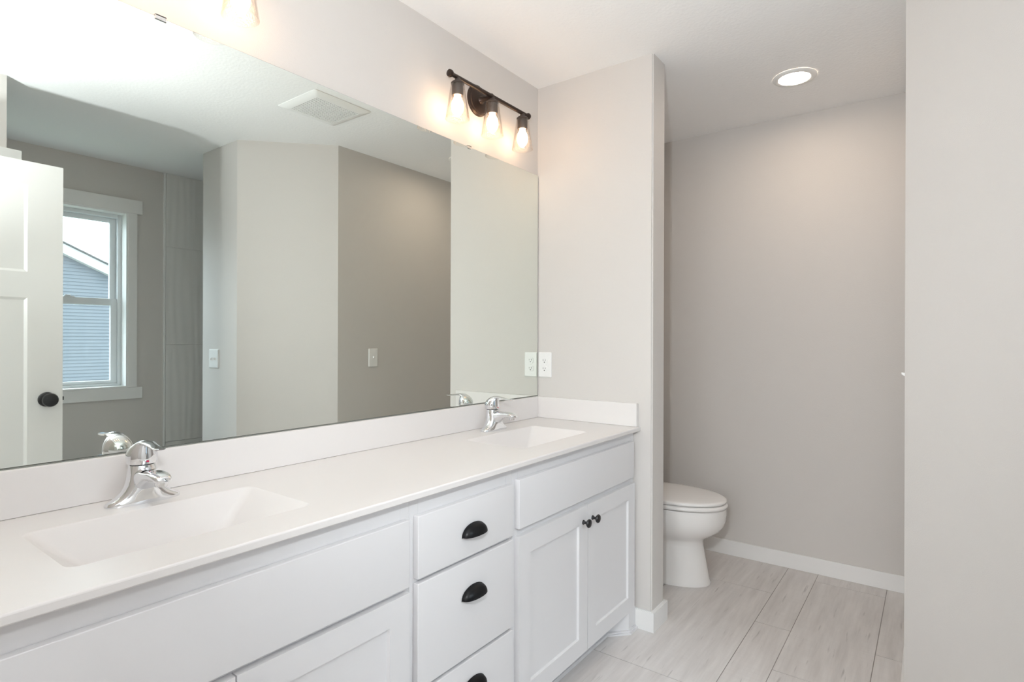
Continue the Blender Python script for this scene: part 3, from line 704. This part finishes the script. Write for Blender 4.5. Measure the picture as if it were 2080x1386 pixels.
# ------------------------------------------------------------------ toilet
TY = 0.607
to = thing('toilet', 'white elongated toilet half hidden behind the partition, lid down', 'toilet', (0.35, TY, 0))
def egg(cx, back, front, hy, z, n=56):
    out = []
    for k in range(n):
        t = 2 * math.pi * k / n; c, s = math.cos(t), math.sin(t)
        if c >= 0: out.append((cx + (front - cx) * c, TY + hy * s, z))
        else: out.append((cx + (cx - back) * math.copysign(abs(c) ** 0.7, c), TY + hy * math.copysign(abs(s) ** 0.85, s), z))
    return out
bm = BM()
rows = [(0.40, 0.10, 0.640, 0.131, 0.0), (0.40, 0.10, 0.641, 0.132, 0.010), (0.40, 0.10, 0.634, 0.127, 0.022), (0.40, 0.10, 0.624, 0.120, 0.08), (0.40, 0.11, 0.612, 0.114, 0.14), (0.40, 0.12, 0.603, 0.112, 0.190), (0.40, 0.13, 0.602, 0.113, 0.212),
        (0.41, 0.14, 0.614, 0.124, 0.228), (0.42, 0.14, 0.652, 0.150, 0.250), (0.43, 0.15, 0.684, 0.169, 0.275), (0.44, 0.15, 0.702, 0.179, 0.300), (0.44, 0.15, 0.711, 0.184, 0.325), (0.44, 0.15, 0.715, 0.186, 0.360), (0.44, 0.15, 0.714, 0.185, 0.384), (0.44, 0.155, 0.707, 0.180, 0.389)]
loft(bm, [egg(*r) for r in rows]); obj('bowl', bm, M['porcelain'], to, True, 40)
def disc(name, z0, z1, front, hy, dome, mat):
    bm = BM()
    rs = [egg(0.44, 0.215, front - 0.012, hy - 0.010, z0), egg(0.44, 0.21, front - 0.003, hy - 0.003, z0 + 0.002), egg(0.44, 0.21, front, hy, z0 + 0.007), egg(0.44, 0.21, front, hy, z1 - 0.007), egg(0.44, 0.21, front - 0.004, hy - 0.004, z1 - 0.002), egg(0.44, 0.215, front - 0.013, hy - 0.012, z1)]
    if dome: rs += [egg(0.44, 0.24, front - 0.05, hy - 0.045, z1 + 0.004), egg(0.44, 0.30, front - 0.13, hy - 0.11, z1 + 0.0065), egg(0.44, 0.40, 0.48, 0.03, z1 + 0.0075)]
    loft(bm, rs); return obj(name, bm, mat, to, True, 60)
disc('seat', 0.3925, 0.4135, 0.722, 0.189, False, M['porcelain']); disc('lid', 0.4165, 0.4360, 0.718, 0.186, True, M['porcelain'])
for s in (-1, 1):
    bm = BM(); box(bm, 0.205, 0.245, TY + s * 0.075 - 0.018, TY + s * 0.075 + 0.018, 0.388, 0.428, 0.006, 3); obj('hinge', bm, M['porcelain'], to, True)
bm = BM(); loft(bm, [rrect(0.025, 0.195, TY - 0.195, TY + 0.195, 0.03, 0.385), rrect(0.018, 0.203, TY - 0.215, TY + 0.215, 0.035, 0.50), rrect(0.016, 0.205, TY - 0.222, TY + 0.222, 0.035, 0.73)]); obj('tank', bm, M['porcelain'], to, True, 40)
bm = BM(); loft(bm, [rrect(0.014, 0.210, TY - 0.228, TY + 0.228, 0.036, 0.7305), rrect(0.012, 0.213, TY - 0.231, TY + 0.231, 0.036, 0.738), rrect(0.012, 0.213, TY - 0.231, TY + 0.231, 0.036, 0.757), rrect(0.020, 0.205, TY - 0.223, TY + 0.223, 0.03, 0.766)]); obj('tank_lid', bm, M['porcelain'], to, True, 40)
bm = BM(); lathe(bm, [(0.012, 0.203), (0.012, 0.215)], (0, TY - 0.15, 0.69), (1, 0, 0), 18); box(bm, 0.213, 0.221, TY - 0.155, TY - 0.075, 0.683, 0.697, 0.004); k = obj('flush_lever', bm, M['chrome'], to, True); k['label'] = 'chrome flush lever'

# ------------------------------------------------------------------ neighbour house seen through the window
ho = thing('neighbour_house', 'blue-grey sided gabled house outside the window, seen in the mirror', 'house', (9.2, -1.5, -3.0))
HX = 9.0; sl = 0.466; pk_y = -2.0; eave = 6.0
def rake(y): return 2.505 - sl * (abs(y - pk_y) - (0.51 - pk_y))
bm = BM()
z = -3.0; lap = 0.052
while z < rake(pk_y):                                # overlapping lap boards
    ztop = z + lap
    half = min(eave + 0.0, (rake(pk_y) - z) / sl); half2 = min(eave, max((rake(pk_y) - ztop) / sl, 0.0))
    a = [(HX, pk_y - half, z), (HX, pk_y + half, z), (HX + 0.012, pk_y + half2, ztop), (HX + 0.012, pk_y - half2, ztop)]
    va_ = [bm.verts.new(p) for p in a]; bm.faces.new(va_)
    bt = [bm.verts.new((HX + 0.012, pk_y - half, z)), bm.verts.new((HX + 0.012, pk_y + half, z))]; bm.faces.new((va_[0], bt[0], bt[1], va_[1]))
    z = ztop
box(bm, HX + 0.02, HX + 7, pk_y - eave, pk_y + eave, -3.0, rake(pk_y + eave) - 0.05)
obj('siding_wall', bm, M['siding'], ho)
for s in (-1, 1):
    bm = BM(); yE = pk_y + s * (eave + 0.45)
    q = [(pk_y, rake(pk_y)), (yE, rake(yE)), (yE, rake(yE) + 0.145), (pk_y, rake(pk_y) + 0.145)]
    loft(bm, [[(HX - 0.12, y, z) for y, z in q], [(HX + 0.02, y, z) for y, z in q]]); f = obj('rake_board', bm, M['fascia'], ho)
    bm = BM(); q = [(pk_y, rake(pk_y) + 0.147), (yE, rake(yE) + 0.147), (yE, rake(yE) + 0.175), (pk_y, rake(pk_y) + 0.175)]
    loft(bm, [[(HX - 0.15, y, z) for y, z in q], [(HX + 7.2, y, z) for y, z in q]]); obj('roof', bm, M['shingle'], ho)
bm = BM(); box(bm, 3.6, 30, -20, 20, -3.1, -3.0); o = obj('ground', bm, M['grass']); tag(o, 'lawn between the houses', 'ground', kind='structure')
